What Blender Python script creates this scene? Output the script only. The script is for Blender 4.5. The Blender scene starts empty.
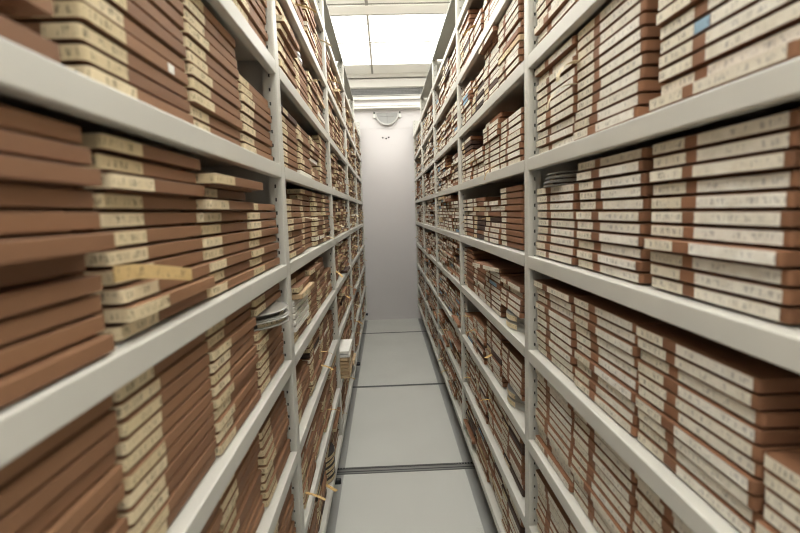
import bpy, math, random
from mathutils import Matrix, Vector
C = bpy.context.scene.collection
sc = bpy.context.scene
R = random.Random(7)

# ------------------------------------------------------------------ measures
H = 1.34                       # camera height above the floor
F_PX = 486.65                  # focal length in pixels of an 800 px wide frame
YAW, PITCH, ROLL = 0.0283, -0.1125, -0.0307
XL, XR = -0.2545, 0.3715       # planes of the shelf fronts
BAY = 1.15
Y_POST = 1.2928                # far edge of the first upright
LEVEL = 0.2518
LIP = 0.0324
TOP = H + 1.055
DEPTH = 0.42
WALL_Y = 6.0
CEIL = H + 1.62
RACK_END = Y_POST + 4*BAY
BOX_W, BOX_T = 0.250, 0.0188
POST_W = {'L': 0.045, 'R': 0.036}

def zt(k):                     # top of shelf k, k = 1 is the one just under eye level
    return H + 0.1258 - k * LEVEL

d_ = Vector((math.sin(YAW)*math.cos(PITCH), math.cos(YAW)*math.cos(PITCH), math.sin(PITCH)))
r0 = Vector((math.cos(YAW), -math.sin(YAW), 0)); u0 = r0.cross(d_)
r_ = math.cos(ROLL)*r0 + math.sin(ROLL)*u0
u_ = -math.sin(ROLL)*r0 + math.cos(ROLL)*u0
def project(p):
    q = Vector(p) - Vector((0, 0, H)); z = q.dot(d_)
    if z < 0.05: return None
    return 400 + F_PX*q.dot(r_)/z, 266.5 - F_PX*q.dot(u_)/z

# ------------------------------------------------------------------ materials
def lin(r, g, b):
    f = lambda c: c/12.92 if c <= 0.04045 else ((c+0.055)/1.055)**2.4
    return (f(r/255), f(g/255), f(b/255), 1)

class NT:
    def __init__(s, name):
        s.m = bpy.data.materials.new(name); s.m.use_nodes = True
        s.t = s.m.node_tree; s.t.nodes.clear()
        s.out = s.n('ShaderNodeOutputMaterial'); s.b = s.n('ShaderNodeBsdfPrincipled')
        s.t.links.new(s.b.outputs[0], s.out.inputs[0])
    def n(s, typ, **kw):
        x = s.t.nodes.new(typ)
        for k, v in kw.items(): setattr(x, k, v)
        return x
    def set(s, sock, v):
        if hasattr(v, 'is_linked') or isinstance(v, bpy.types.NodeSocket): s.t.links.new(v, sock)
        else: sock.default_value = v
    def math(s, op, a, b=0.0, c=None):
        x = s.n('ShaderNodeMath', operation=op); s.set(x.inputs[0], a); s.set(x.inputs[1], b)
        if c is not None: s.set(x.inputs[2], c)
        return x.outputs[0]
    def mix(s, f, a, b, mode='MIX'):
        x = s.n('ShaderNodeMix', data_type='RGBA', blend_type=mode)
        s.set(x.inputs[0], f); s.set(x.inputs[6], a); s.set(x.inputs[7], b)
        return x.outputs[2]
    def noise(s, vec, scale, detail=2.0, rough=0.5):
        x = s.n('ShaderNodeTexNoise'); s.set(x.inputs['Vector'], vec)
        x.inputs['Scale'].default_value = scale; x.inputs['Detail'].default_value = detail
        x.inputs['Roughness'].default_value = rough
        return x.outputs['Fac']
    def ramp(s, v, lo, hi):
        x = s.n('ShaderNodeMapRange'); s.set(x.inputs[0], v)
        x.inputs[1].default_value = lo; x.inputs[2].default_value = hi
        return x.outputs[0]
    def obj(s):
        return s.n('ShaderNodeTexCoord').outputs['Object']
    def rnd(s):
        a = s.n('ShaderNodeObjectInfo').outputs['Random']
        b = s.n('ShaderNodeAttribute', attribute_name='rnd').outputs['Fac']
        return s.math('FRACT', s.math('ADD', a, b))

def plain(name, col, rough=0.5, metal=0.0, spec=0.5, var=0.06, scale=12):
    t = NT(name); c = t.obj()
    f = t.ramp(t.noise(c, scale, 3), 0.3, 0.7)
    dark = tuple(x*(1-var) for x in col[:3]) + (1,); lite = tuple(min(1, x*(1+var)) for x in col[:3]) + (1,)
    t.set(t.b.inputs['Base Color'], t.mix(f, dark, lite))
    t.b.inputs['Roughness'].default_value = rough; t.b.inputs['Metallic'].default_value = metal
    t.b.inputs['Specular IOR Level'].default_value = spec
    return t.m

def card(name, c1, c2):
    t = NT(name); c = t.obj(); r = t.rnd()
    base = t.mix(r, c1, c2)
    f = t.ramp(t.noise(c, 45, 4, 0.6), 0.25, 0.75)
    base = t.mix(t.math('MULTIPLY', f, 0.35), base, (c1[0]*0.72, c1[1]*0.72, c1[2]*0.72, 1))
    t.set(t.b.inputs['Base Color'], base)
    t.b.inputs['Roughness'].default_value = 0.62; t.b.inputs['Specular IOR Level'].default_value = 0.3
    return t.m

def paper(name, c1, c2, ink, ink_amt, dens, lo=0.22, hi=0.8, blotch=0.3):
    """Aged label paper with rows of pen strokes; UV is in metres along the label and 0..1 up it."""
    t = NT(name); uv = t.n('ShaderNodeUVMap').outputs[0]; r = t.rnd()
    sp = t.n('ShaderNodeSeparateXYZ'); t.set(sp.inputs[0], uv)
    u, v = sp.outputs[0], sp.outputs[1]
    base = t.mix(t.math('FRACT', t.math('MULTIPLY', r, 7.31)), c1, c2)
    cm = t.n('ShaderNodeCombineXYZ')
    t.set(cm.inputs[0], u); t.set(cm.inputs[1], t.math('MULTIPLY', v, 0.016)); t.set(cm.inputs[2], t.math('MULTIPLY', r, 40.0))
    age = t.ramp(t.noise(cm.outputs[0], 38, 4, 0.65), 0.38, 0.72)
    base = t.mix(t.math('MULTIPLY', age, blotch), base, (c2[0]*0.62, c2[1]*0.56, c2[2]*0.45, 1))
    c2_ = t.n('ShaderNodeCombineXYZ')
    t.set(c2_.inputs[0], t.math('ADD', t.math('MULTIPLY', u, dens), t.math('MULTIPLY', r, 91.0)))
    t.set(c2_.inputs[1], t.math('MULTIPLY', v, 0.9)); t.set(c2_.inputs[2], t.math('MULTIPLY', r, 17.0))
    st = t.ramp(t.noise(c2_.outputs[0], 1.0, 2.5, 0.7), 0.53, 0.60)
    c3 = t.n('ShaderNodeCombineXYZ'); t.set(c3.inputs[0], t.math('MULTIPLY', u, dens*0.11)); t.set(c3.inputs[2], t.math('MULTIPLY', r, 57.0))
    words = t.ramp(t.noise(c3.outputs[0], 1.0, 1.0), 0.40, 0.47)
    m = t.math('MULTIPLY', st, words)
    m = t.math('MULTIPLY', m, t.math('GREATER_THAN', v, lo)); m = t.math('MULTIPLY', m, t.math('LESS_THAN', v, hi))
    t.set(t.b.inputs['Base Color'], t.mix(t.math('MULTIPLY', m, ink_amt), base, ink))
    t.b.inputs['Roughness'].default_value = 0.7; t.b.inputs['Specular IOR Level'].default_value = 0.25
    return t.m

M = {}
M['paint'] = plain('rack_paint', lin(194, 192, 182), 0.42, var=0.02)
M['kick'] = plain('kick_plate_paint', lin(128, 128, 124), 0.5, var=0.04)
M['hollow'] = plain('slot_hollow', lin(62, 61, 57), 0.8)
M['back'] = plain('rack_back_paint', lin(150, 147, 136), 0.55, var=0.03)
M['brown'] = card('brown_card', lin(148, 110, 80), lin(124, 89, 64))
M['rust'] = card('rust_card', lin(148, 105, 76), lin(116, 81, 58))
M['dark'] = card('dark_card', lin(84, 60, 48), lin(60, 46, 40))
M['kraft'] = card('kraft_card', lin(196, 170, 134), lin(174, 146, 110))
M['tan'] = paper('buff_label', lin(226, 210, 176), lin(202, 184, 146), lin(66, 58, 50), 0.8, 460)
M['cream'] = paper('cream_label', lin(230, 224, 207), lin(212, 203, 181), lin(84, 78, 70), 0.8, 620)
M['title'] = paper('title_label', lin(234, 230, 219), lin(218, 211, 194), lin(90, 88, 92), 0.5, 260, 0.25, 0.75, 0.4)
M['white'] = paper('white_paper', lin(236, 234, 226), lin(222, 218, 206), lin(120, 118, 118), 0.2, 200, 0.3, 0.6, 0.1)
M['blue'] = paper('blue_label', lin(150, 178, 196), lin(128, 158, 180), lin(60, 70, 90), 0.4, 300)
M['slip'] = paper('slip_paper', lin(212, 184, 132), lin(194, 158, 98), lin(60, 52, 40), 0.5, 200, 0.15, 0.85)
M['pale_slip'] = paper('pale_slip_paper', lin(228, 216, 184), lin(216, 200, 164), lin(70, 62, 52), 0.3, 200)
M['tin'] = plain('can_metal', lin(168, 168, 164), 0.3, 0.75, var=0.05)
M['film'] = plain('dark_film', lin(58, 54, 50), 0.35)
M['plastic'] = plain('clear_grey_plastic', lin(150, 148, 140), 0.18, 0.0, 0.6)
M['rubber'] = plain('black_rubber', lin(24, 24, 25), 0.6)
M['wall'] = plain('wall_paint', lin(208, 204, 202), 0.75, var=0.012, scale=3)
M['ceiling'] = plain('ceiling_paint', lin(248, 246, 240), 0.8, var=0.01)
M['trim'] = plain('white_trunking', lin(224, 222, 214), 0.5, var=0.01)
M['rim'] = plain('grey_rim_plastic', lin(186, 185, 180), 0.4)
M['whitecard'] = plain('white_card', lin(232, 229, 220), 0.6)
M['gap'] = plain('ceiling_grid_line', lin(150, 148, 140), 0.7)
M['steel'] = plain('rail_steel', lin(128, 128, 124), 0.4, 0.5)
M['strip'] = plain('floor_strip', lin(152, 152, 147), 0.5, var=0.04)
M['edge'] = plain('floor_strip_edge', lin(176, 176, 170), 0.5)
M['rail_mid'] = plain('rail_channel', lin(84, 86, 84), 0.6)
M['rail_dark'] = plain('rail_slot', lin(40, 41, 42), 0.7)
M['tube'] = None
M['grille'] = plain('grille_paint', lin(150, 150, 146), 0.5)

def floor_mat():
    t = NT('speckled_grey_linoleum'); c = t.obj()
    a = t.ramp(t.noise(c, 190, 3, 0.75), 0.32, 0.68); b = t.ramp(t.noise(c, 3.2, 3), 0.3, 0.75)
    col = t.mix(a, lin(180, 180, 173), lin(216, 216, 208))
    col = t.mix(t.math('MULTIPLY', b, 0.25), col, lin(170, 168, 160))
    t.set(t.b.inputs['Base Color'], col); t.b.inputs['Roughness'].default_value = 0.5
    t.b.inputs['Specular IOR Level'].default_value = 0.3
    return t.m
M['floor'] = floor_mat()

def emit(name, col, s):
    t = NT(name)
    t.b.inputs['Base Color'].default_value = (0.9, 0.9, 0.88, 1)
    t.b.inputs['Emission Color'].default_value = col; t.b.inputs['Emission Strength'].default_value = s
    return t.m
LAMP, FILL_TUBE = 8.0, 26.0
M['lamp_far'] = emit('lit_far_diffuser', (1.0, 0.985, 0.95, 1), 3.0)
M['lamp'] = emit('lit_diffuser', (1.0, 0.985, 0.95, 1), LAMP)

# ------------------------------------------------------------------ mesh helpers
class MB:
    def __init__(s): s.v = []; s.f = []; s.m = []; s.uv = {}; s.sm = []
    def face(s, idx, mat=0, uv=None, smooth=False):
        if uv: s.uv[len(s.f)] = uv
        s.f.append(tuple(idx)); s.m.append(mat); s.sm.append(smooth)
    def pts(s, ps):
        b = len(s.v); s.v += [tuple(p) for p in ps]; return list(range(b, b+len(ps)))
    def box(s, x0, x1, y0, y1, z0, z1, mat=0, bev=0.0):
        if bev:
            return s.prism([(x0+bev, z0), (x1-bev, z0), (x1, z0+bev), (x1, z1-bev), (x1-bev, z1), (x0+bev, z1), (x0, z1-bev), (x0, z0+bev)], 'y', y0, y1, mat)
        i = s.pts([(x, y, z) for z in (z0, z1) for x, y in ((x0, y0), (x1, y0), (x1, y1), (x0, y1))])
        for q in ((3, 2, 1, 0), (4, 5, 6, 7), (0, 1, 5, 4), (1, 2, 6, 5), (2, 3, 7, 6), (3, 0, 4, 7)):
            s.face([i[k] for k in q], mat)
    def prism(s, prof, axis, a, b, mat=0):
        if axis == 'y': A = [(p, a, q) for p, q in prof]; B = [(p, b, q) for p, q in prof]
        elif axis == 'x': A = [(a, p, q) for p, q in prof]; B = [(b, p, q) for p, q in prof]
        else: A = [(p, q, a) for p, q in prof]; B = [(p, q, b) for p, q in prof]
        i = s.pts(A); j = s.pts(B); n = len(prof)
        for k in range(n): s.face((i[k], i[(k+1) % n], j[(k+1) % n], j[k]), mat)
        s.face(i[::-1], mat); s.face(j, mat)
    def rings(s, rs, mats, cap0=True, cap1=True, smooth=False, closed=True):
        ids = [s.pts(r) for r in rs]; n = len(rs[0])
        for a in range(len(ids)-1):
            for k in range(n if closed else n-1):
                s.face((ids[a][k], ids[a][(k+1) % n], ids[a+1][(k+1) % n], ids[a+1][k]), mats if isinstance(mats, int) else mats[a], smooth=smooth)
        if cap0: s.face(ids[0][::-1], mats if isinstance(mats, int) else mats[0])
        if cap1: s.face(ids[-1], mats if isinstance(mats, int) else mats[-1])
    def lathe(s, prof, cx=0, cy=0, n=40, mat=0):
        """closed profile of (radius, z) swept about the vertical through (cx, cy)"""
        rs = [[(cx+r*math.cos(2*math.pi*k/n), cy+r*math.sin(2*math.pi*k/n), z) for k in range(n)] for r, z in prof]
        s.rings(rs, mat)
    def mesh(s, name, mats, fix=True):
        me = bpy.data.meshes.new(name); me.from_pydata(s.v, [], s.f)
        for x in mats: me.materials.append(M[x])
        me.polygons.foreach_set('material_index', s.m)
        me.polygons.foreach_set('use_smooth', s.sm)
        if s.uv:
            L = me.uv_layers.new(name='UVMap')
            for fi, us in s.uv.items():
                for li, q in zip(me.polygons[fi].loop_indices, us): L.data[li].uv = q
        me.update()
        if fix:
            import bmesh
            bm = bmesh.new(); bm.from_mesh(me); bmesh.ops.recalc_face_normals(bm, faces=bm.faces); bm.to_mesh(me); bm.free()
        return me

def link(name, me, parent=None, loc=None):
    o = bpy.data.objects.new(name, me); C.objects.link(o)
    if parent: o.parent = parent
    if loc: o.location = loc
    return o
def tag(o, label, cat, group=None, kind=None):
    o['label'] = label; o['category'] = cat
    if group: o['group'] = group
    if kind: o['kind'] = kind
    return o
def thing(name, loc, label, cat, group=None, rz=0):
    o = link(name, None, None, loc); o.rotation_euler.z = rz; o.empty_display_size = 0.05
    return tag(o, label, cat, group)
def struct(name, mb, mats, label, cat):
    o = link(name, mb.mesh(name, mats)); return tag(o, label, cat, None, 'structure')

def shelf_words(k):
    if k == 1: return 'shelf at eye level'
    if k < 1: return ORD[1-k] + ' shelf above eye level'
    return ORD[k-1] + ' shelf below eye level'
def where(side, b, s, k):
    return f"{ORD[4-s]} stack before {ORD[b+1]} {'left' if side == 'L' else 'right'} upright, {shelf_words(k)}"

ORD = ['', 'first', 'second', 'third', 'fourth', 'fifth', 'sixth', 'seventh', 'eighth', 'ninth', 'tenth', 'eleventh', 'twelfth', 'thirteenth']
# ------------------------------------------------------------------ room shell
m = MB(); m.box(-1.7, 1.9, -1.6, WALL_Y+0.1, -0.05, 0.0); struct('floor', m, ['floor'], 'pale grey speckled floor running down the aisle', 'floor')
m = MB(); m.box(-1.7, 1.9, -1.6, WALL_Y+0.1, CEIL, CEIL+0.05); struct('ceiling', m, ['ceiling'], 'white panelled ceiling over the racks', 'ceiling')
m = MB(); m.box(-1.7, 1.9, WALL_Y, WALL_Y+0.1, 0, CEIL); struct('wall_back', m, ['wall'], 'plain pale grey wall closing the aisle', 'wall')
m = MB(); m.box(-1.75, -1.7, -1.6, WALL_Y+0.1, 0, CEIL); struct('wall_left', m, ['wall'], 'grey side wall hidden behind the racks', 'wall')
m = MB(); m.box(1.9, 1.95, -1.6, WALL_Y+0.1, 0, CEIL); struct('wall_right', m, ['wall'], 'grey side wall hidden behind the racks', 'wall')
# bulkhead and trunking along the head of the back wall
m = MB(); m.box(-1.7, 1.9, WALL_Y-0.004, WALL_Y, H+0.995, H+1.195, 0); struct('trim_1', m, ['wall'], 'shallow grey boxing across the top of the end wall', 'trim')
m = MB(); m.box(-1.7, 1.9, WALL_Y-0.10, WALL_Y, H+1.215, H+1.272, 0, 0.006); m.box(-1.7, 1.9, WALL_Y-0.104, WALL_Y-0.1, H+1.236, H+1.241, 1)
struct('trim_2', m, ['trim', 'gap'], 'white cable trunking below the ventilation grille', 'trim')
m = MB(); m.box(-1.7, 1.9, WALL_Y-0.05, WALL_Y, H+1.325, H+1.36, 0, 0.005); struct('trim_3', m, ['trim'], 'white rail directly under the ventilation grille', 'trim')
m = MB(); m.box(-1.7, 1.9, WALL_Y-0.06, WALL_Y, H+1.465, H+1.555, 0, 0.006); struct('trim_4', m, ['trim'], 'deep white cornice above the ventilation grille', 'trim')
m = MB(); m.box(-1.7, 1.9, WALL_Y-0.06, WALL_Y, H+1.575, H+1.62, 0, 0.005); struct('trim_5', m, ['trim'], 'thin white moulding where the end wall meets the ceiling', 'trim')
# ceiling beam and grid lines
m = MB(); m.box(-1.7, 1.9, 4.03, 4.185, CEIL-0.012, CEIL, 0, 0.002); m.box(-1.7, 1.9, 4.185, 4.20, CEIL-0.004, CEIL, 1); m.box(-1.7, 1.9, 4.005, 4.02, CEIL-0.004, CEIL, 1)
struct('trim_6', m, ['ceiling', 'gap'], 'flat white band crossing the ceiling before the lit panels', 'trim')
m = MB(); m.box(-0.098, -0.074, -1.6, 4.03, CEIL-0.006, CEIL, 0); m.box(-0.098, -0.076, 5.57, 5.94, CEIL-0.006, CEIL, 0)
struct('trim_7', m, ['gap'], 'grey joint running lengthwise between ceiling panels', 'trim')
# floor rails of the rolling racks, and the darker strips along the foot of each rack
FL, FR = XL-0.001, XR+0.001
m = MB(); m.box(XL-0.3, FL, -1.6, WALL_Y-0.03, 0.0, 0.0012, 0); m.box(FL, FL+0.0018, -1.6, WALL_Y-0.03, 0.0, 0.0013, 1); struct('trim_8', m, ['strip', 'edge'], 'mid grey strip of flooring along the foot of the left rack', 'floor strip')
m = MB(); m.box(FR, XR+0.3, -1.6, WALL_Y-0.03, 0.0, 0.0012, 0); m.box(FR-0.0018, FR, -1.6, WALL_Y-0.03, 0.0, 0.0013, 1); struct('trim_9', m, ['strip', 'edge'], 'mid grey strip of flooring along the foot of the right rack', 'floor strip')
def rail(name, y, teeth, label):
    m = MB(); x0, x1 = XL-0.2, XR+0.2
    if teeth:
        m.box(x0, x1, y-0.046, y+0.010, 0.001, 0.0018, 0)
        m.box(x0, x1, y-0.004, y+0.014, 0.001, 0.0022, 1)
        m.box(x0, x1, y-0.032, y-0.026, 0.001, 0.0022, 1)
        m.box(x0, x1, y-0.052, y-0.046, 0.001, 0.0022, 2)
        x = x0+0.02
        while x < x1-0.02:
            m.box(x, x+0.0062, y-0.001, y+0.0105, 0.001, 0.0030, 0); x += 0.0150
    else:
        m.box(x0, x1, y-0.016, y+0.010, 0.001, 0.0020, 2)
        m.box(x0, x1, y-0.022, y-0.016, 0.001, 0.0018, 0)
    struct(name, m, ['steel', 'rail_dark', 'rail_mid'], label, 'rail')
rail('trim_10', 2.435, True, 'toothed steel rail set across the floor, nearest the camera')
rail('trim_11', 3.65, False, 'dark steel rail set across the middle of the floor')
rail('trim_12', 5.32, False, 'dark steel rail set across the floor by the end wall')

# lit ceiling panels
cols = [(-1.30, -0.70), (-0.69, -0.09), (-0.08, 0.76), (0.77, 1.37)]
rows = [(-1.2, -0.6), (-0.2, 0.4), (0.8, 1.4), (1.8, 2.4), (2.75, 3.35), (4.205, 4.845), (4.86, 5.56)]
CN = ['outer left', 'inner left', 'inner right', 'outer right']
RN = ['behind the camera', 'just behind the camera', 'overhead', 'ahead of the camera', 'before the ceiling band', 'just past the ceiling band', 'nearest the end wall']
for ri, (y0, y1) in enumerate(rows):
    for ci, (x0, x1) in enumerate(cols):
        t = thing('ceiling_light', ((x0+x1)/2, (y0+y1)/2, CEIL), f"flush lit ceiling panel, {CN[ci]} column, row {RN[ri]}", 'ceiling light', 'lit ceiling panels')
        w, l = (x1-x0)/2, (y1-y0)/2; m = MB()
        for a in ((-w, w, -l, -l+0.006), (-w, w, l-0.006, l), (-w, -w+0.006, -l+0.006, l-0.006), (w-0.006, w, -l+0.006, l-0.006)):
            m.box(*a, -0.014, 0, 0)
        link('frame', m.mesh('frame', ['trim']), t)
        m = MB(); m.box(-w+0.006, w-0.006, -l+0.006, l-0.006, -0.010, -0.002); link('diffuser', m.mesh('diffuser', ['lamp_far' if ri == 6 else 'lamp']), t)

# fill battens added out of view over the racks to brighten ceiling and aisle
M['tube'] = emit('lit_fill_tube', (1.0, 0.985, 0.95, 1), FILL_TUBE)
for si, (x, nm) in enumerate(((-0.62, 'left'), (0.80, 'right'))):
    for ri, y in enumerate((-0.8, 0.5, 1.8, 3.1)):
        l = 0.6 if ri < 5 else 0.3
        t = thing('fill_batten', (x, y, CEIL), f"added unseen fill batten under the ceiling above the {nm} rack, {ORD[ri+1]} along", 'ceiling light', 'added fill battens')
        m = MB(); m.box(-0.03, 0.03, -l, l, -0.07, 0.0, 0, 0.004); link('housing', m.mesh('housing', ['trim']), t)
        m = MB(); n = 12; m.rings([[(0.016*math.cos(2*math.pi*a/n), yy, -0.100+0.016*math.sin(2*math.pi*a/n)) for a in range(n)] for yy in (-l+0.01, l-0.01)], 0); link('tube', m.mesh('tube', ['tube']), t)
        m = MB(); m.box(-0.014, 0.014, -l, -l+0.012, -0.12, -0.07); link('tube_holder', m.mesh('tube_holder', ['trim']), t)
        m = MB(); m.box(-0.014, 0.014, l-0.012, l, -0.12, -0.07); link('tube_holder', m.mesh('tube_holder', ['trim']), t)

# ------------------------------------------------------------------ things on the end wall
t = thing('ventilation_grille', (0.06, WALL_Y, H+1.42), 'wide grey ventilation grille high on the end wall', 'vent')
m = MB()
for a in ((-1.0, 1.0, 0.040, 0.046), (-1.0, 1.0, -0.046, -0.040)): m.box(a[0], a[1], -0.03, 0, a[2], a[3])
m.box(-1.0, -0.99, -0.03, 0, -0.04, 0.04); m.box(0.99, 1.0, -0.03, 0, -0.04, 0.04)
link('frame', m.mesh('frame', ['trim']), t)
m = MB(); m.box(-0.99, 0.99, -0.006, 0, -0.04, 0.04); link('backing', m.mesh('backing', ['kick']), t)
m = MB()
for k in range(5): m.box(-0.99, 0.99, -0.018, -0.012, -0.034+k*0.0165, -0.0295+k*0.0165)
k = -0.98
while k < 0.985: m.box(k, k+0.004, -0.022, -0.016, -0.04, 0.04); k += 0.017
o = link('lattice', m.mesh('lattice', ['grille']), t)

t = thing('wall_fixture', (0.07, WALL_Y-0.004, H+1.175), 'half-round grey fixture with pale U-shaped rim below the trunking', 'fixture')
m = MB(); n = 28
arc = [(math.cos(math.pi+math.pi*k/n), math.sin(math.pi+math.pi*k/n)) for k in range(n+1)]
rs = []
for c, s_ in arc:
    rs.append([(c*0.143, 0, s_*0.148), (c*0.143, -0.05, s_*0.148), (c*0.127, -0.053, s_*0.132), (c*0.127, 0, s_*0.132)])
m.rings(rs, 0); link('rim', m.mesh('rim', ['rim']), t)
m = MB(); m.prism([(c*0.126, s_*0.131) for c, s_ in arc], 'y', -0.018, 0); link('panel', m.mesh('panel', ['grille']), t)
m = MB(); m.box(-0.003, 0.003, -0.024, -0.018, -0.118, 0); m.box(-0.088, 0.088, -0.024, -0.018, -0.045, -0.041); link('cross_rib', m.mesh('cross_rib', ['kick']), t)
for sx in (-1, 1):
    m = MB(); m.box(sx*0.153-0.014, sx*0.153+0.014, -0.03, 0, -0.06, 0.014, 0, 0.003); m.box(sx*0.153-0.009, sx*0.153+0.009, -0.036, -0.03, -0.012, 0.010, 1)
    link('bracket', m.mesh('bracket', ['trim', 'rubber']), t)
for i, (dx, dz) in enumerate(((-0.04, 0.003), (0.0, -0.008), (0.032, 0.006))):
    m = MB(); m.prism([(0.011*math.cos(a*math.pi/4), 0.009*math.sin(a*math.pi/4)) for a in range(8)], 'y', -0.006, 0)
    o = link('wall_plug', m.mesh('wall_plug', ['rubber']), None, (0.05+dx, WALL_Y, H+0.885+dz))
    tag(o, ['small black wall plug, left one of three on the end wall', 'small black wall plug, lowest middle one of three on the end wall', 'small black wall plug, right one of three on the end wall'][i], 'wall plug', 'wall plugs')

# ------------------------------------------------------------------ racks
def make_rack(side):
    X = XL if side == 'L' else XR
    sgn = -1 if side == 'L' else 1           # direction into the shelf
    w = POST_W[side]
    root = thing('shelving_rack', (X, 0, 0), f"pale grey metal rolling rack of tape boxes, {'left' if side == 'L' else 'right'} of the aisle", 'shelving rack')
    U = lambda u: sgn*u
    posts = [Y_POST + i*BAY for i in range(-1, 4)] + [RACK_END]
    # upright: rounded tube with a row of slots in the faces along the aisle, plus a full-depth side sheet
    zb, ztop = 0.174, TOP
    def post_mesh():
        m = MB(); r = 0.004; dpt = 0.034
        m.prism([(U(r), 0), (U(0.0012), 0.0012-w*0), (U(0), r), (U(0), w-r), (U(0.0012), w-0.0012), (U(r), w), (U(0.012), w), (U(0.012), 0)], 'z', zb, ztop, 0)
        m.box(U(0.024), U(dpt), 0, w, zb, ztop, 0)
        m.box(U(0.012), U(0.024), 0.004, w-0.004, zb, ztop, 1)      # dark hollow behind the slots
        z = zb
        pitch, slot = 0.0336, 0.009
        for yy in (0.0, w-0.004):
            z = zb
            while z < ztop:
                z1 = min(z+pitch-slot, ztop)
                m.box(U(0.012), U(0.024), yy, yy+0.004, z, z1, 0); z += pitch
            for a, b in ((0.012, 0.0155), (0.0205, 0.024)):
                m.box(U(a), U(b), yy, yy+0.004, zb, ztop, 0)
        return m.mesh('upright', ['paint', 'hollow'])
    def panel_mesh():
        m = MB(); m.box(U(0.034), U(DEPTH), w/2-0.004, w/2+0.004, zb, ztop, 0); return m.mesh('side_panel', ['paint'])
    pm, sm = post_mesh(), panel_mesh()
    for y in posts:
        p = link('upright', pm, root, (0, y-w, 0)); link('side_panel', sm, p)
    lips = [(U(a), b) for a, b in ((0.0, -0.002), (0.0006, -0.0006), (0.002, 0.0), (DEPTH, 0.0), (DEPTH, -0.0012), (0.0035, -0.0012), (0.002, -0.003), (0.002, -LIP+0.0015), (0.018, -LIP+0.0015), (0.018, -LIP), (0.002, -LIP), (0.0006, -LIP+0.0006), (0.0, -LIP+0.002))]
    for i in range(len(posts)-1):
        y0, y1 = posts[i], posts[i+1]-w
        m = MB(); m.prism(lips, 'y', 0.0005, y1-y0-0.0005)
        me = m.mesh('shelf', ['paint'])
        for k in range(-3, 6): link('shelf', me, root, (0, y0, zt(k)))
        if i < 4:
            m = MB(); m.prism([(U(0.0), -0.012), (U(0.0), 0.0), (U(DEPTH), 0.0), (U(DEPTH), -0.0015), (U(0.0015), -0.0015), (U(0.0015), -0.012)], 'y', 0, y1-y0); link('top_cover', m.mesh('top_cover', ['back']), root, (0, y0, TOP))
    m = MB(); m.box(U(DEPTH), U(DEPTH+0.004), posts[0]-w, posts[-1], zb, TOP); link('back_panel', m.mesh('back_panel', ['back']), root)
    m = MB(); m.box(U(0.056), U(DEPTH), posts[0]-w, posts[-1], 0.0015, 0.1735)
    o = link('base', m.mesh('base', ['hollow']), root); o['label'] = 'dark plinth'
    if side == 'L':
        for y in (2.05, 3.73, 5.60):
            m = MB(); n = 14
            ring = lambda rr, x: [(x, rr*math.cos(2*math.pi*a/n), rr*math.sin(2*math.pi*a/n)) for a in range(n)]
            m.rings([ring(0.012, 0), ring(0.013, 0.004), ring(0.0135, 0.030), ring(0.011, 0.034)], 0)
            o = link('bumper', m.mesh('bumper', ['rubber']), root, (-0.012, y, 0.158)); o['label'] = 'black rubber bumper'
    return root
make_rack('L'); make_rack('R')

# ------------------------------------------------------------------ tape boxes
# local frame: spine in the plane x = 0 facing +x, box runs back along -x, origin at the middle of the spine's foot; the reader's left end is -y
def outline(inset, r=0.0055, seg=3):
    hx, hy = BOX_W, BOX_W/2; out = []
    for cx, cy, a0 in ((-r, hy-r, 0), (-hx+r, hy-r, 90), (-hx+r, -hy+r, 180), (-r, -hy+r, 270)):
        for k in range(seg+1):
            a = math.radians(a0 + 90*k/seg); ri = max(r-inset, 0.001); k_ = max(0.0, inset-r+0.001); sx = 1 if cx > -hx/2 else -1; sy = 1 if cy > 0 else -1; out.append((cx-sx*k_+ri*math.cos(a), cy-sy*k_+ri*math.sin(a)))
    return out
def body_mesh(mat):
    T = BOX_T; m = MB(); rs = []
    for z, ins in ((0, 0.018), (0.0038, 0.018), (0.0039, 0.0004), (0.0044, 0.0), (T-0.0008, 0.0), (T-0.0003, 0.0003), (T, 0.0012)):
        rs.append([(x, y, z) for x, y in outline(ins)])
    m.rings(rs, 0); return m.mesh('case', [mat])
def strip_mesh(name, mat, a, b, wrap0=0.0, wrap1=0.0):
    """paper strip on the spine from a to b (metres from the reader's left end), folded round the ends by wrap0 / wrap1"""
    e, r, T = 0.0005, 0.0055, BOX_T; hy = BOX_W/2; pts = []
    if wrap0:
        pts.append((-r-wrap0, -hy-e)); pts.append((-r, -hy-e))
        for k in range(1, 4): an = math.radians(270+90*k/4); pts.append((-r+(r+e)*math.cos(an), -hy+r+(r+e)*math.sin(an)))
        pts.append((e, -hy+r))
    else: pts.append((e, -hy+max(a, r)))
    if wrap1:
        pts.append((e, hy-r))
        for k in range(1, 4): an = math.radians(90*k/4); pts.append((-r+(r+e)*math.cos(an), hy-r+(r+e)*math.sin(an)))
        pts.append((-r, hy+e)); pts.append((-r-wrap1, hy+e))
    else: pts.append((e, -hy+min(b, BOX_W-r)))
    m = MB(); z0, z1 = 0.0043, T-0.0007; L = [0.0]
    for p, q in zip(pts, pts[1:]): L.append(L[-1]+math.dist(p, q))
    lo = m.pts([(x, y, z0) for x, y in pts]); hi = m.pts([(x, y, z1) for x, y in pts])
    for k in range(len(pts)-1):
        m.face((lo[k], lo[k+1], hi[k+1], hi[k]), 0, [(L[k], 0), (L[k+1], 0), (L[k+1], 1), (L[k], 1)])
    return m.mesh(name, [mat], fix=False)
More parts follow.
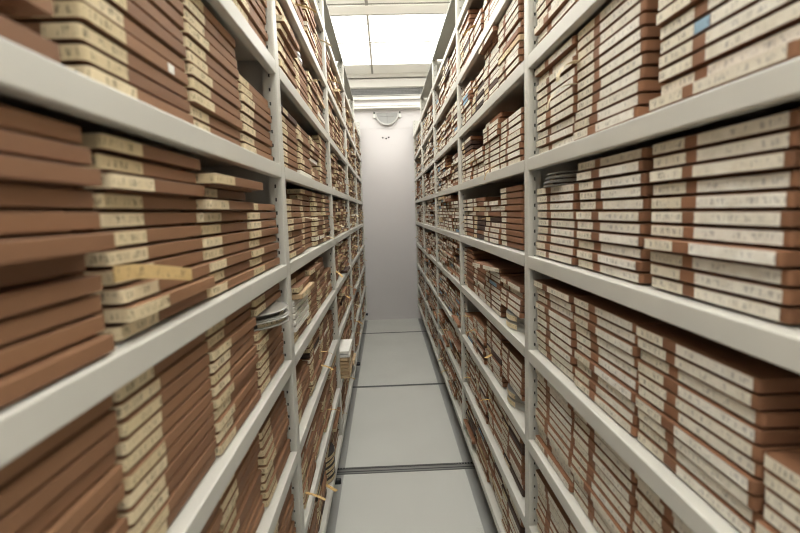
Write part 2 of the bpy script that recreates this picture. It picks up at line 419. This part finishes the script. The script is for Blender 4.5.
PROTO = {
 'brown': [(body_mesh('brown'), [('spine_label', strip_mesh('spine_label', 'tan', 0, b, w0))]) for b, w0 in ((0.082, 0.030), (0.076, 0.04), (0.086, 0.022))],
 'plain': [(body_mesh('brown'), [('spine_label', strip_mesh('spine_label', 'tan', 0.03, 0.085))])],
 'rust':  [(body_mesh('rust'), [('spine_label', strip_mesh('spine_label', 'cream', 0, b, w0))]) for b, w0 in ((0.08, 0.03), (0.07, 0.02))],
 'cream': [(body_mesh('rust'), [('spine_label', strip_mesh('spine_label', 'cream', 0, a, 0.02)), ('title_label', strip_mesh('title_label', 'title', b, c))]) for a, b, c in ((0.075, 0.106, 0.243), (0.078, 0.103, 0.239), (0.073, 0.108, 0.2445), (0.080, 0.102, 0.241))],
 'blue':  [(body_mesh('rust'), [('spine_label', strip_mesh('spine_label', 'cream', 0, 0.078, 0.02)), ('series_label', strip_mesh('series_label', 'blue', 0.079, 0.108)), ('title_label', strip_mesh('title_label', 'title', 0.110, 0.24))])],
 'bluelabel': [(body_mesh('rust'), [('spine_label', strip_mesh('spine_label', 'cream', 0, 0.05, 0.02)), ('title_label', strip_mesh('title_label', 'blue', 0.08, 0.20))])],
 'white': [(body_mesh('whitecard'), [('spine_label', strip_mesh('spine_label', 'white', 0, BOX_W, 0.05, 0.05))])],
 'kraft': [(body_mesh('kraft'), [('spine_label', strip_mesh('spine_label', 'tan', 0.02, 0.14))])],
 'dark':  [(body_mesh('dark'), [('spine_label', strip_mesh('spine_label', 'tan', 0.02, 0.09))])],
}
LOOK = {'brown': ('brown_tape_box', 'brown tape box'), 'plain': ('brown_tape_box', 'brown tape box'), 'rust': ('brown_tape_box', 'russet tape box'),
        'cream': ('cream_spined_tape_box', 'cream-spined tape box'), 'blue': ('cream_spined_tape_box', 'blue-tagged tape box'), 'bluelabel': ('cream_spined_tape_box', 'blue-labelled tape box'),
        'white': ('white_spined_tape_box', 'white-spined tape box'), 'kraft': ('kraft_tape_box', 'kraft-coloured tape box'), 'dark': ('dark_tape_box', 'dark tape box')}
made = {}
def place_box(kind, var, M4, label, group):
    key = (kind, var)
    me, strips = PROTO[kind][var]
    if key not in made:
        r = bpy.data.objects.new(LOOK[kind][0], None); C.objects.link(r); r.empty_display_size = 0.05
        link('case', me, r)
        for nm, sm in strips:
            o = link(nm, sm, r)
        made[key] = r
    else:
        src = made[key]; r = src.copy(); C.objects.link(r)
        for ch in src.children:
            c = ch.copy(); C.objects.link(c); c.parent = r
    r.matrix_world = M4
    tag(r, label, 'tape box', group)
    return r

# the plan of every cell: a list of four stacks (nearest the camera first) of (kind, push out, extra turn)
boxes = []          # dicts
cans = []
def cell_y(side, b, s):
    y0 = Y_POST + (b-1)*BAY; y1 = Y_POST + b*BAY - POST_W[side]
    return y1 - 0.003 - (3-s)*0.2565 - BOX_W/2 - (0.009 if side == 'R' and b == 0 else 0)
def stack(side, b, s, k, kinds, base_du=0.0, dy=0.0, start=0.0, n0=0):
    X = XL if side == 'L' else XR; out = 1 if side == 'L' else -1
    y = cell_y(side, b, s) + dy; z = zt(k) + 0.0004 + start
    for i, item in enumerate(kinds):
        kind, du, turn = item if isinstance(item, tuple) else (item, 0.0, 0.0)
        if kind == 'gap': z += du; continue
        du2 = base_du + du + R.gauss(0, 0.0022); ang = turn + max(-0.5, min(0.5, R.gauss(0, 0.35)))
        x = X + out*(-0.019 + max(-0.010 if du > -0.02 else -1, du2))
        rot = Matrix.Rotation(math.radians(ang) + (0 if side == 'L' else math.pi), 4, 'Z')
        P = Matrix.Translation((x, y + R.uniform(-0.0008, 0.0008), z)) @ rot
        boxes.append(dict(side=side, b=b, s=s, k=k, kind=kind, var=R.randrange(len(PROTO[kind])), M=P, n=1+sum(1 for q_ in kinds[:i] if not (isinstance(q_, tuple) and q_[0] == 'gap')), rnd=R.random()))
        z += BOX_T + 0.0003
    return z

special = {}
def S(side, b, k, s, kinds, du=0.0, dy=0.0): special[(side, b, k, s)] = (kinds, du, dy)
br = lambda n: ['brown']*n
cr = lambda n: ['cream']*n
ru = lambda n: ['rust']*n
# left, bay nearest the camera
S('L', 0, 0, 0, [('brown', 0.012, 0), ('brown', -0.12, 0), ('brown', 0.004, 0), ('brown', 0.0, 0), ('brown', 0.002, 0), 'brown', 'brown', 'brown', 'brown', 'brown'], 0.0, -0.045)
S('L', 0, 0, 1, br(11)); S('L', 0, 0, 2, br(11)); S('L', 0, 0, 3, br(8))
S('L', 0, 1, 0, [('brown', 0.010, 0), ('brown', 0.004, 0), ('brown', 0.0, 0), ('brown', 0.002, 0), ('brown', -0.008, 0), ('brown', 0.016, 0), ('brown', 0.004, 0), ('brown', 0.0, 0), ('brown', 0.014, 0), ('brown', 0.006, 0), ('brown', 0.004, 0)], 0.004, -0.014)
S('L', 0, 1, 1, ['brown', ('brown', 0.014, 0), ('brown', 0.006, 0), ('brown', 0.0, 0), ('brown', -0.003, 0), 'brown', ('brown', -0.004, 0), ('brown', -0.006, 0), ('brown', 0.006, 0), ('brown', -0.004, 0), ('brown', 0.002, 0)], 0.002, 0.007)
S('L', 0, 1, 2, [('brown', 0.006, 0), 'brown', ('brown', 0.003, 0), 'brown', ('brown', 0.006, 0), 'brown', 'brown', ('brown', 0.014, 0), ('brown', 0.004, 0), ('brown', 0.030, -2)])
S('L', 0, 1, 3, br(8), 0.001)
S('L', 0, 2, 3, br(7) + [('gap', 0.034, 0)] + br(2))
for s in range(3): S('L', 0, 2, s, br(11))
# right, bay nearest the camera
S('R', 0, 1, 3, cr(9)); S('R', 0, 1, 2, cr(11), 0, -0.008); S('R', 0, 1, 1, cr(3) + [('cream', 0.01, 0)] + cr(7), 0, -0.026); S('R', 0, 1, 0, cr(10), 0, -0.06)
S('R', 0, 0, 1, [('cream', 0.010, 0)] + ['cream']*3 + ['blue'] + cr(6), 0, -0.032); S('R', 0, 0, 0, cr(11), 0, -0.06)
S('R', 0, 0, 2, [('cream', 0.006, 0)] + cr(10)); S('R', 0, 0, 3, cr(11))
S('R', 0, 2, 3, cr(5) + [('cream', -0.003, 0)] + cr(3) + [('cream', 0.006, 0)]); S('R', 0, 2, 2, cr(10)); S('R', 0, 2, 1, cr(9) + [('cream', 0.004, 0)]); S('R', 0, 2, 0, cr(6))
for s in range(4): S('R', 0, 3, s, cr(11))
# right, second bay
S('R', 1, 1, 0, ru(9) + ['rust']); S('R', 1, 1, 1, [('cream', 0.006, 0)]*3 + ['cream', 'dark', ('rust', 0.004, 0), 'cream', ('cream', 0.006, 0)]); S('R', 1, 1, 2, ['dark', 'rust'] + ['dark']*3 + ['rust', 'kraft', 'rust', 'rust']); S('R', 1, 1, 3, ['rust']*2 + cr(7))
S('R', 1, 2, 0, [('gap', 0.052, 0)] + cr(5)); S('R', 1, 2, 1, cr(5) + ['bluelabel'] + ['cream', 'cream', ('cream', 0.03, 12)]); S('R', 1, 2, 2, ['cream']*4 + ru(4)); S('R', 1, 2, 3, ru(10))
S('R', 1, 3, 0, [('gap', 0.052, 0)] + cr(6)); S('R', 1, 0, 0, cr(8)); S('R', 1, 0, 1, cr(7) + [('cream', 0.008, 0), 'cream', 'rust'])
# left, second bay
S('L', 1, 2, 0, br(2) + [('white', 0.008, 0)]*5 + [('kraft', 0.03, 0), ('brown', 0.02, 1), ('brown', 0, -1)]); S('L', 1, 2, 1, br(8) + ['kraft', ('brown', 0.02, 0)]); S('L', 2, 4, 0, [('kraft', 0.058, 0)]*6 + [('white', 0.062, 0)]*2)
S('L', 1, -1, 1, br(7)); S('L', 1, 5, 2, [('gap', 0.125, 0)] + br(3)); S('L', 1, 1, 0, br(9))

for side in 'LR':
    for b in range(0, 5):
        for k in range(-2, 6):
            for s in range(4):
                if (side, b, k, s) in special:
                    kinds, du, dy = special[(side, b, k, s)]
                else:
                    n = R.choice([9, 10, 10, 11, 11]); du = R.gauss(0, 0.003); kinds = []; dy = 0.0
                    if b >= 1 and R.random() < 0.18: n = R.choice([6, 7, 8])
                    for i in range(n):
                        q = R.random()
                        if side == 'L':
                            kd = 'brown' if q < (1 if b == 0 else 0.86) else ('kraft' if q < 0.90 else ('white' if q < 0.93 else ('dark' if q < 0.965 else 'cream')))
                        else:
                            kd = 'cream' if q < (1.0 if b == 0 else 0.80) else ('rust' if q < 0.88 else ('bluelabel' if q < (0.965 if b == 2 and 1 <= k <= 4 else (0.92 if b >= 2 else 0.89)) else ('dark' if q < 0.98 else 'kraft')))
                        far = b >= 1
                        p = R.gauss(0, (0.0025 if b == 1 else 0.0042) if far else 0.0022)
                        if far and R.random() < (0.015 if b == 1 else 0.05): p = R.uniform(0.008, 0.022)
                        if far and R.random() < 0.02: p = -0.03
                        kinds.append((kd, p, 0))
                stack(side, b, s, k, kinds, du, dy)

# largest in the picture first: up to 300 of a name are things, the rest one mass per rack
def spine_area(bx):
    P = bx['M']; tot = 0; hy = BOX_W/2
    A = [project(P @ Vector((0, y, z))) for y in (-hy, -hy/3, hy/3, hy) for z in (0.002, BOX_T)]
    if any(a is None for a in A):
        return 0.0
    for i in range(3):
        q = [A[2*i], A[2*i+2], A[2*i+3], A[2*i+1]]
        cx = sum(a[0] for a in q)/4; cy = sum(a[1] for a in q)/4
        if -8 < cx < 808 and -8 < cy < 541:
            tot += abs(sum(q[j][0]*q[(j+1) % 4][1]-q[(j+1) % 4][0]*q[j][1] for j in range(4)))/2
    return tot
for bx in boxes: bx['a'] = spine_area(bx)
boxes.sort(key=lambda x: -x['a'])
count = {}; rest = {'L': [], 'R': []}
UP = lambda n, top: ORD[n] + ' up'
for bx in boxes:
    nm = LOOK[bx['kind']][0]
    if count.get(nm, 0) < 300 and bx['a'] > 3:
        count[nm] = count.get(nm, 0)+1
        lab = f"{LOOK[bx['kind']][1]}, {ORD[bx['n']]} up, {where(bx['side'], bx['b'], bx['s'], bx['k'])}"
        place_box(bx['kind'], bx['var'], bx['M'], lab, f"{LOOK[bx['kind']][1]}es on the {'left' if bx['side'] == 'L' else 'right'} rack")
    else:
        rest[bx['side']].append(bx)

def mass(side):
    import numpy as np
    mats = ['brown', 'rust', 'dark', 'kraft', 'tan', 'cream', 'title', 'white', 'blue', 'whitecard']
    V = []; Fc = []; MI = []; UVs = []; RN_ = []
    for bx in rest[side]:
        body, strips = PROTO[bx['kind']][bx['var']]
        hy = BOX_W/2; P = bx['M']; T = BOX_T; r = bx['rnd']
        bm_ = mats.index({'white_card': 'whitecard'}.get(body.materials[0].name, body.materials[0].name.replace('_card', '')))
        o = len(V); c = 0.003
        ringdef = ((0, 0.018), (0.0040, 0.018), (0.0041, 0.0), (T-0.0006, 0.0), (T, 0.001))
        for z, i in ringdef:
            for x, y in ((-i, -hy+i), (-i, hy-i), (-BOX_W+i, hy-i), (-BOX_W+i, -hy+i)): V.append(P @ Vector((x, y, z)))
        fs = [(o, o+1, o+2, o+3)]
        for a in range(4):
            for j in range(4): fs.append((o+4*a+j, o+4*a+4+j, o+4*a+4+(j+1) % 4, o+4*a+(j+1) % 4))
        fs.append((o+19, o+18, o+17, o+16))
        for f in fs: Fc.append(f); MI.append(bm_); UVs.append([(0, 0)]*4); RN_.append(r)
        for nm, me in strips:
            mi = mats.index({'buff_label': 'tan', 'cream_label': 'cream', 'title_label': 'title', 'white_paper': 'white', 'blue_label': 'blue'}[me.materials[0].name])
            ys = [v.co.y for v in me.vertices]; xs = [v.co.x for v in me.vertices]
            y0, y1 = max(min(ys), -hy), min(max(ys), hy)
            quads = [((0.0005, y0), (0.0005, y1), y1-y0)]
            if min(xs) < -0.01 and min(ys) < -hy: quads.append(((min(xs), -hy-0.0005), (0.0005, -hy-0.0005), 0.04))
            for (xa, ya), (xb, yb), ln in quads:
                o = len(V)
                for x, y, z in ((xa, ya, 0.0042), (xb, yb, 0.0042), (xb, yb, T-0.0006), (xa, ya, T-0.0006)): V.append(P @ Vector((x, y, z)))
                Fc.append((o, o+1, o+2, o+3)); MI.append(mi); UVs.append([(0, 0), (ln, 0), (ln, 1), (0, 1)]); RN_.append((r*5.7) % 1)
    nm = 'tape_boxes'
    me = bpy.data.meshes.new(nm); me.from_pydata([tuple(v) for v in V], [], Fc)
    for x in mats: me.materials.append(M[x])
    me.polygons.foreach_set('material_index', MI)
    uv = me.uv_layers.new(name='UVMap'); uv.data.foreach_set('uv', [c for q in UVs for p in q for c in p])
    at = me.attributes.new('rnd', 'FLOAT', 'FACE'); at.data.foreach_set('value', RN_)
    me.update()
    o = link(nm, me)
    if side == 'L': tag(o, 'mass of brown tape boxes filling the rest of the left rack, mostly its farther bays', 'tape boxes', None, 'stuff')
    else: tag(o, 'mass of cream and russet tape boxes filling the rest of the right rack, mostly farther bays', 'tape boxes', None, 'stuff')
mass('L'); mass('R')

# a small white sticker on one spine of the upper near shelf, left rack
for o_ in list(C.objects):
    if o_.get('label', '') == 'brown tape box, fourth up, third stack before first left upright, first shelf above eye level':
        m = MB(); m.box(0.0002, 0.0007, 0.055, 0.073, 0.0055, 0.0165); st_ = link('sticker', m.mesh('sticker', ['whitecard']), o_); st_['label'] = 'small white sticker'

# ------------------------------------------------------------------ film cans and reels
def can(side, b, s, k, z, label, rad=0.125, th=0.03, du=0.0, mat='tin', dy=0.0, name='film_can', band=None):
    X = XL if side == 'L' else XR; out = 1 if side == 'L' else -1
    cx = X + out*(-0.021 - rad + du)
    t = thing(name, (cx, cell_y(side, b, s)+dy, z), label, 'film can' if name == 'film_can' else 'tape reel', f"{name.replace('_', ' ')}s on the {'left' if side == 'L' else 'right'} rack", 0 if side == 'L' else math.pi)
    if name == 'film_can':
        m = MB(); m.lathe([(rad-0.004, 0), (rad-0.0015, 0.001), (rad-0.001, th*0.55), (rad-0.004, th*0.55)]); link('base', m.mesh('base', [mat]), t)
        m = MB(); m.lathe([(rad-0.003, th*0.42), (rad+0.0005, th*0.42), (rad+0.001, th*0.5), (rad, th*0.9), (rad-0.002, th), (rad-0.012, th-0.0008), (rad-0.014, th-0.002)]); link('lid', m.mesh('lid', [mat]), t)
    else:
        for nm, z0 in (('lower_flange', 0.0), ('upper_flange', th-0.003)):
            m = MB(); m.lathe([(rad-0.002, z0), (rad, z0+0.0008), (rad, z0+0.0022), (rad-0.002, z0+0.003)]); link(nm, m.mesh(nm, [mat]), t)
        m = MB(); m.lathe([(rad-0.012, 0.003), (rad-0.012, th-0.003)]); link('tape_pack', m.mesh('tape_pack', ['film']), t)
    if band:
        m = MB(); n = 9; e = rad+0.0012 if name == 'film_can' else rad-0.011; z0, z1 = (0.2*th, 0.8*th)
        a0, a1 = band
        lo = []; hi = []
        for i in range(n):
            a = a0+(a1-a0)*i/(n-1); lo.append((e*math.cos(a), e*math.sin(a), z0)); hi.append((e*math.cos(a), e*math.sin(a), z1))
        A = m.pts(lo); B = m.pts(hi)
        for i in range(n-1): m.face((A[i], A[i+1], B[i+1], B[i]), 0, [(i*0.01, 0), (i*0.01+0.01, 0), (i*0.01+0.01, 1), (i*0.01, 1)])
        o = link('can_label', m.mesh('can_label', ['tan'], fix=False), t); o['label'] = 'buff paper label'
    return t
P2 = BOX_T + 0.0003
z = zt(2) + 0.0006 + 7*P2
can('L', 0, 3, 2, z, 'clear-edged tape reel sticking out above seven boxes before first left upright', 0.118, 0.0155, 0.046, 'plastic', -0.002, 'tape_reel', (-0.9, 0.7))
can('L', 0, 3, 2, z+0.016, 'clear-edged tape reel lying on another reel before first left upright', 0.118, 0.0155, 0.042, 'plastic', 0.002, 'tape_reel', (-0.2, 0.5))
z = zt(1) + 0.0006 + 9*P2
for i in range(3): can('R', 0, 3, 1, z+i*0.0101, ['lowest', 'middle', 'topmost'][i] + ' of three flat silver reels lying on boxes beside first right upright', 0.120, 0.0098, 0.020-0.004*i, 'tin', 0.0, 'tape_reel', (-0.7, 0.1))
for i in range(2): can('R', 1, 0, 2, zt(2)+0.0006+i*0.0255, ['lower', 'upper'][i]+' of two film cans, first shelf below eye level past first right upright', 0.120, 0.025, 0.012, 'tin', 0.0, 'film_can', (-0.5, 0.5))
for i in range(2): can('R', 1, 0, 3, zt(3)+0.0006+i*0.0255, ['lower', 'upper'][i]+' of two film cans, second shelf below eye level past first right upright', 0.120, 0.025, 0.010, 'tin', 0.0, 'film_can', (-0.3, 0.4))
for i in range(5): can('L', 1, 2, 5, zt(5)+0.0006+i*0.0245, ORD[i+1]+' up of five dark film cans, lowest shelf before second left upright', 0.122, 0.024, 0.024-0.003*(i%2), 'film', 0.0, 'film_can', (-1.2, -0.1))
z = zt(-1) + 0.0006 + 7*P2
for i in range(3): can('L', 1, 1, -1, z+i*0.0205, ['lowest', 'middle', 'topmost'][i]+' of three grey film cans on brown boxes past first left upright', 0.12, 0.02, 0.008-0.005*i, 'tin', 0.0, 'film_can', None)

# ------------------------------------------------------------------ paper slips poking out between boxes
def slip(side, y, z, L, w, droop, yaw, label, mat='slip', X0=None, curl=0.0):
    X = (XL if side == 'L' else XR); out = 1 if side == 'L' else -1
    t = 0.0006; m = MB(); n = 8; lo = []; hi = []; x = -0.01; zz = 0.0; a = 0.0; rs = []; ln = []
    for i in range(n+1):
        f = i/n
        rs.append([(x, -w/2, zz), (x, w/2, zz), (x, w/2, zz+t), (x, -w/2, zz+t)]); ln.append(f*L)
        a = droop*f + curl*f*f
        x += math.cos(a)*L/n; zz -= math.sin(a)*L/n
    ids = [m.pts(r) for r in rs]
    for i in range(n):
        for k in range(4):
            m.face((ids[i][k], ids[i][(k+1) % 4], ids[i+1][(k+1) % 4], ids[i+1][k]), 0, [(ln[i], 0 if k in (0, 3) else 1), (ln[i], 1 if k in (0, 1) else 0), (ln[i+1], 1 if k in (0, 1) else 0), (ln[i+1], 0 if k in (0, 3) else 1)])
    m.face(ids[0][::-1]); m.face(ids[-1])
    o = link('paper_slip', m.mesh('paper_slip', [mat]), None, ((X0 if X0 is not None else X - out*0.018), y, z)); o.rotation_euler.z = math.radians(yaw) + (0 if side == 'L' else math.pi)
    return tag(o, label, 'paper slip', f"paper slips on the {'left' if side == 'L' else 'right'} rack")

# the wide buff strip that has come loose from a box on the near left shelf
m = MB(); path = [(0.0, 0.0, 0.0), (0.004, 0.03, -0.001), (0.011, 0.06, -0.005), (0.019, 0.09, -0.0105), (0.028, 0.118, -0.0165)]
t_ = 0.0007; w_ = 0.0155; rs = [[(x, y, z), (x+t_, y, z), (x+t_, y, z+w_), (x, y, z+w_)] for x, y, z in path]
ids = [m.pts(r) for r in rs]
for i in range(len(path)-1):
    for k in range(4):
        v0 = [0, 0, 1, 1][k]; v1 = [0, 1, 1, 0][k]
        m.face((ids[i][k], ids[i][(k+1) % 4], ids[i+1][(k+1) % 4], ids[i+1][k]), 0, [(i*0.03, v0), (i*0.03, v1), (i*0.03+0.03, v1), (i*0.03+0.03, v0)])
m.face(ids[0][::-1]); m.face(ids[-1])
o = link('paper_slip', m.mesh('paper_slip', ['slip']), None, (XL-0.012, 0.480, zt(1)+0.0004+4*P2-0.011))
tag(o, 'wide buff strip with writing come loose from a box on the near left shelf', 'paper slip', 'paper slips on the left rack')

used = set()
def rand_slip(side, b, s, k, n, **kw):
    key = (side, b, s, k)
    if key in used: return
    used.add(key)
    y = cell_y(side, b, s) + R.uniform(-0.12, 0.12); z = zt(k) + 0.0004 + n*P2 + 0.0004
    L = R.uniform(0.045, 0.085); w = R.uniform(0.010, 0.018)
    mat = 'slip' if R.random() < 0.75 else 'pale_slip'
    lab = f"{'buff' if mat == 'slip' else 'pale'} paper slip, {where(side, b, s, k)}"
    slip(side, y, z, L, w, R.uniform(0.1, 0.9), R.uniform(-50, 50), lab, mat, None, R.uniform(-0.2, 0.4))
for side, nn in (('L', 74), ('R', 34)):
    for _ in range(nn):
        b = R.choice([1, 1, 1, 2, 2, 2, 3, 3, 4]); rand_slip(side, b, R.randrange(4), R.choice([-2, -1, 0, 1, 1, 2, 2, 3, 3, 4, 4, 5]), R.randrange(2, 8))
slip('R', cell_y('R', 0, 2)+0.112, zt(0)+0.0004+8*P2, 0.062, 0.022, 1.3, 0, 'pale curled paper slip, upper one between boxes by first right upright', 'pale_slip', XR+0.006, 0.6)
slip('R', cell_y('R', 0, 2)+0.128, zt(0)+0.0004+6*P2, 0.085, 0.012, 1.5, 0, 'pale hanging paper slip, lower one between boxes by first right upright', 'pale_slip', XR+0.008, 0.2)
slip('R', cell_y('R', 1, 1)-0.10, zt(0)+0.0004+1*P2, 0.085, 0.008, 1.4, 10, 'thin buff slip hanging over a shelf edge past first right upright', 'slip', None, 0.3)


# ------------------------------------------------------------------ light, camera, colour
w = bpy.data.worlds.new('World'); sc.world = w; w.use_nodes = True
bg = w.node_tree.nodes['Background']; bg.inputs[0].default_value = (1, 0.97, 0.92, 1); bg.inputs[1].default_value = 0.4
cam = bpy.data.cameras.new('camera'); co = bpy.data.objects.new('camera', cam); C.objects.link(co); sc.camera = co
Rm = Matrix((r_, u_, -d_)).transposed().to_4x4(); co.matrix_world = Matrix.Translation((0, 0, H)) @ Rm
cam.sensor_fit = 'HORIZONTAL'; cam.sensor_width = 36; cam.lens = F_PX*36/800; cam.clip_start = 0.02; cam.clip_end = 50
cam.dof.use_dof = True; cam.dof.focus_distance = 2.2; cam.dof.aperture_fstop = 4.0
vs = sc.view_settings; vs.view_transform = 'Standard'; vs.look = 'None'; vs.gamma = 1; vs.use_curve_mapping = False
vs.exposure = 0.07
sc.cycles.max_bounces = 8; sc.cycles.diffuse_bounces = 4; sc.cycles.filter_width = 1.05
sc.cycles.use_denoising = True
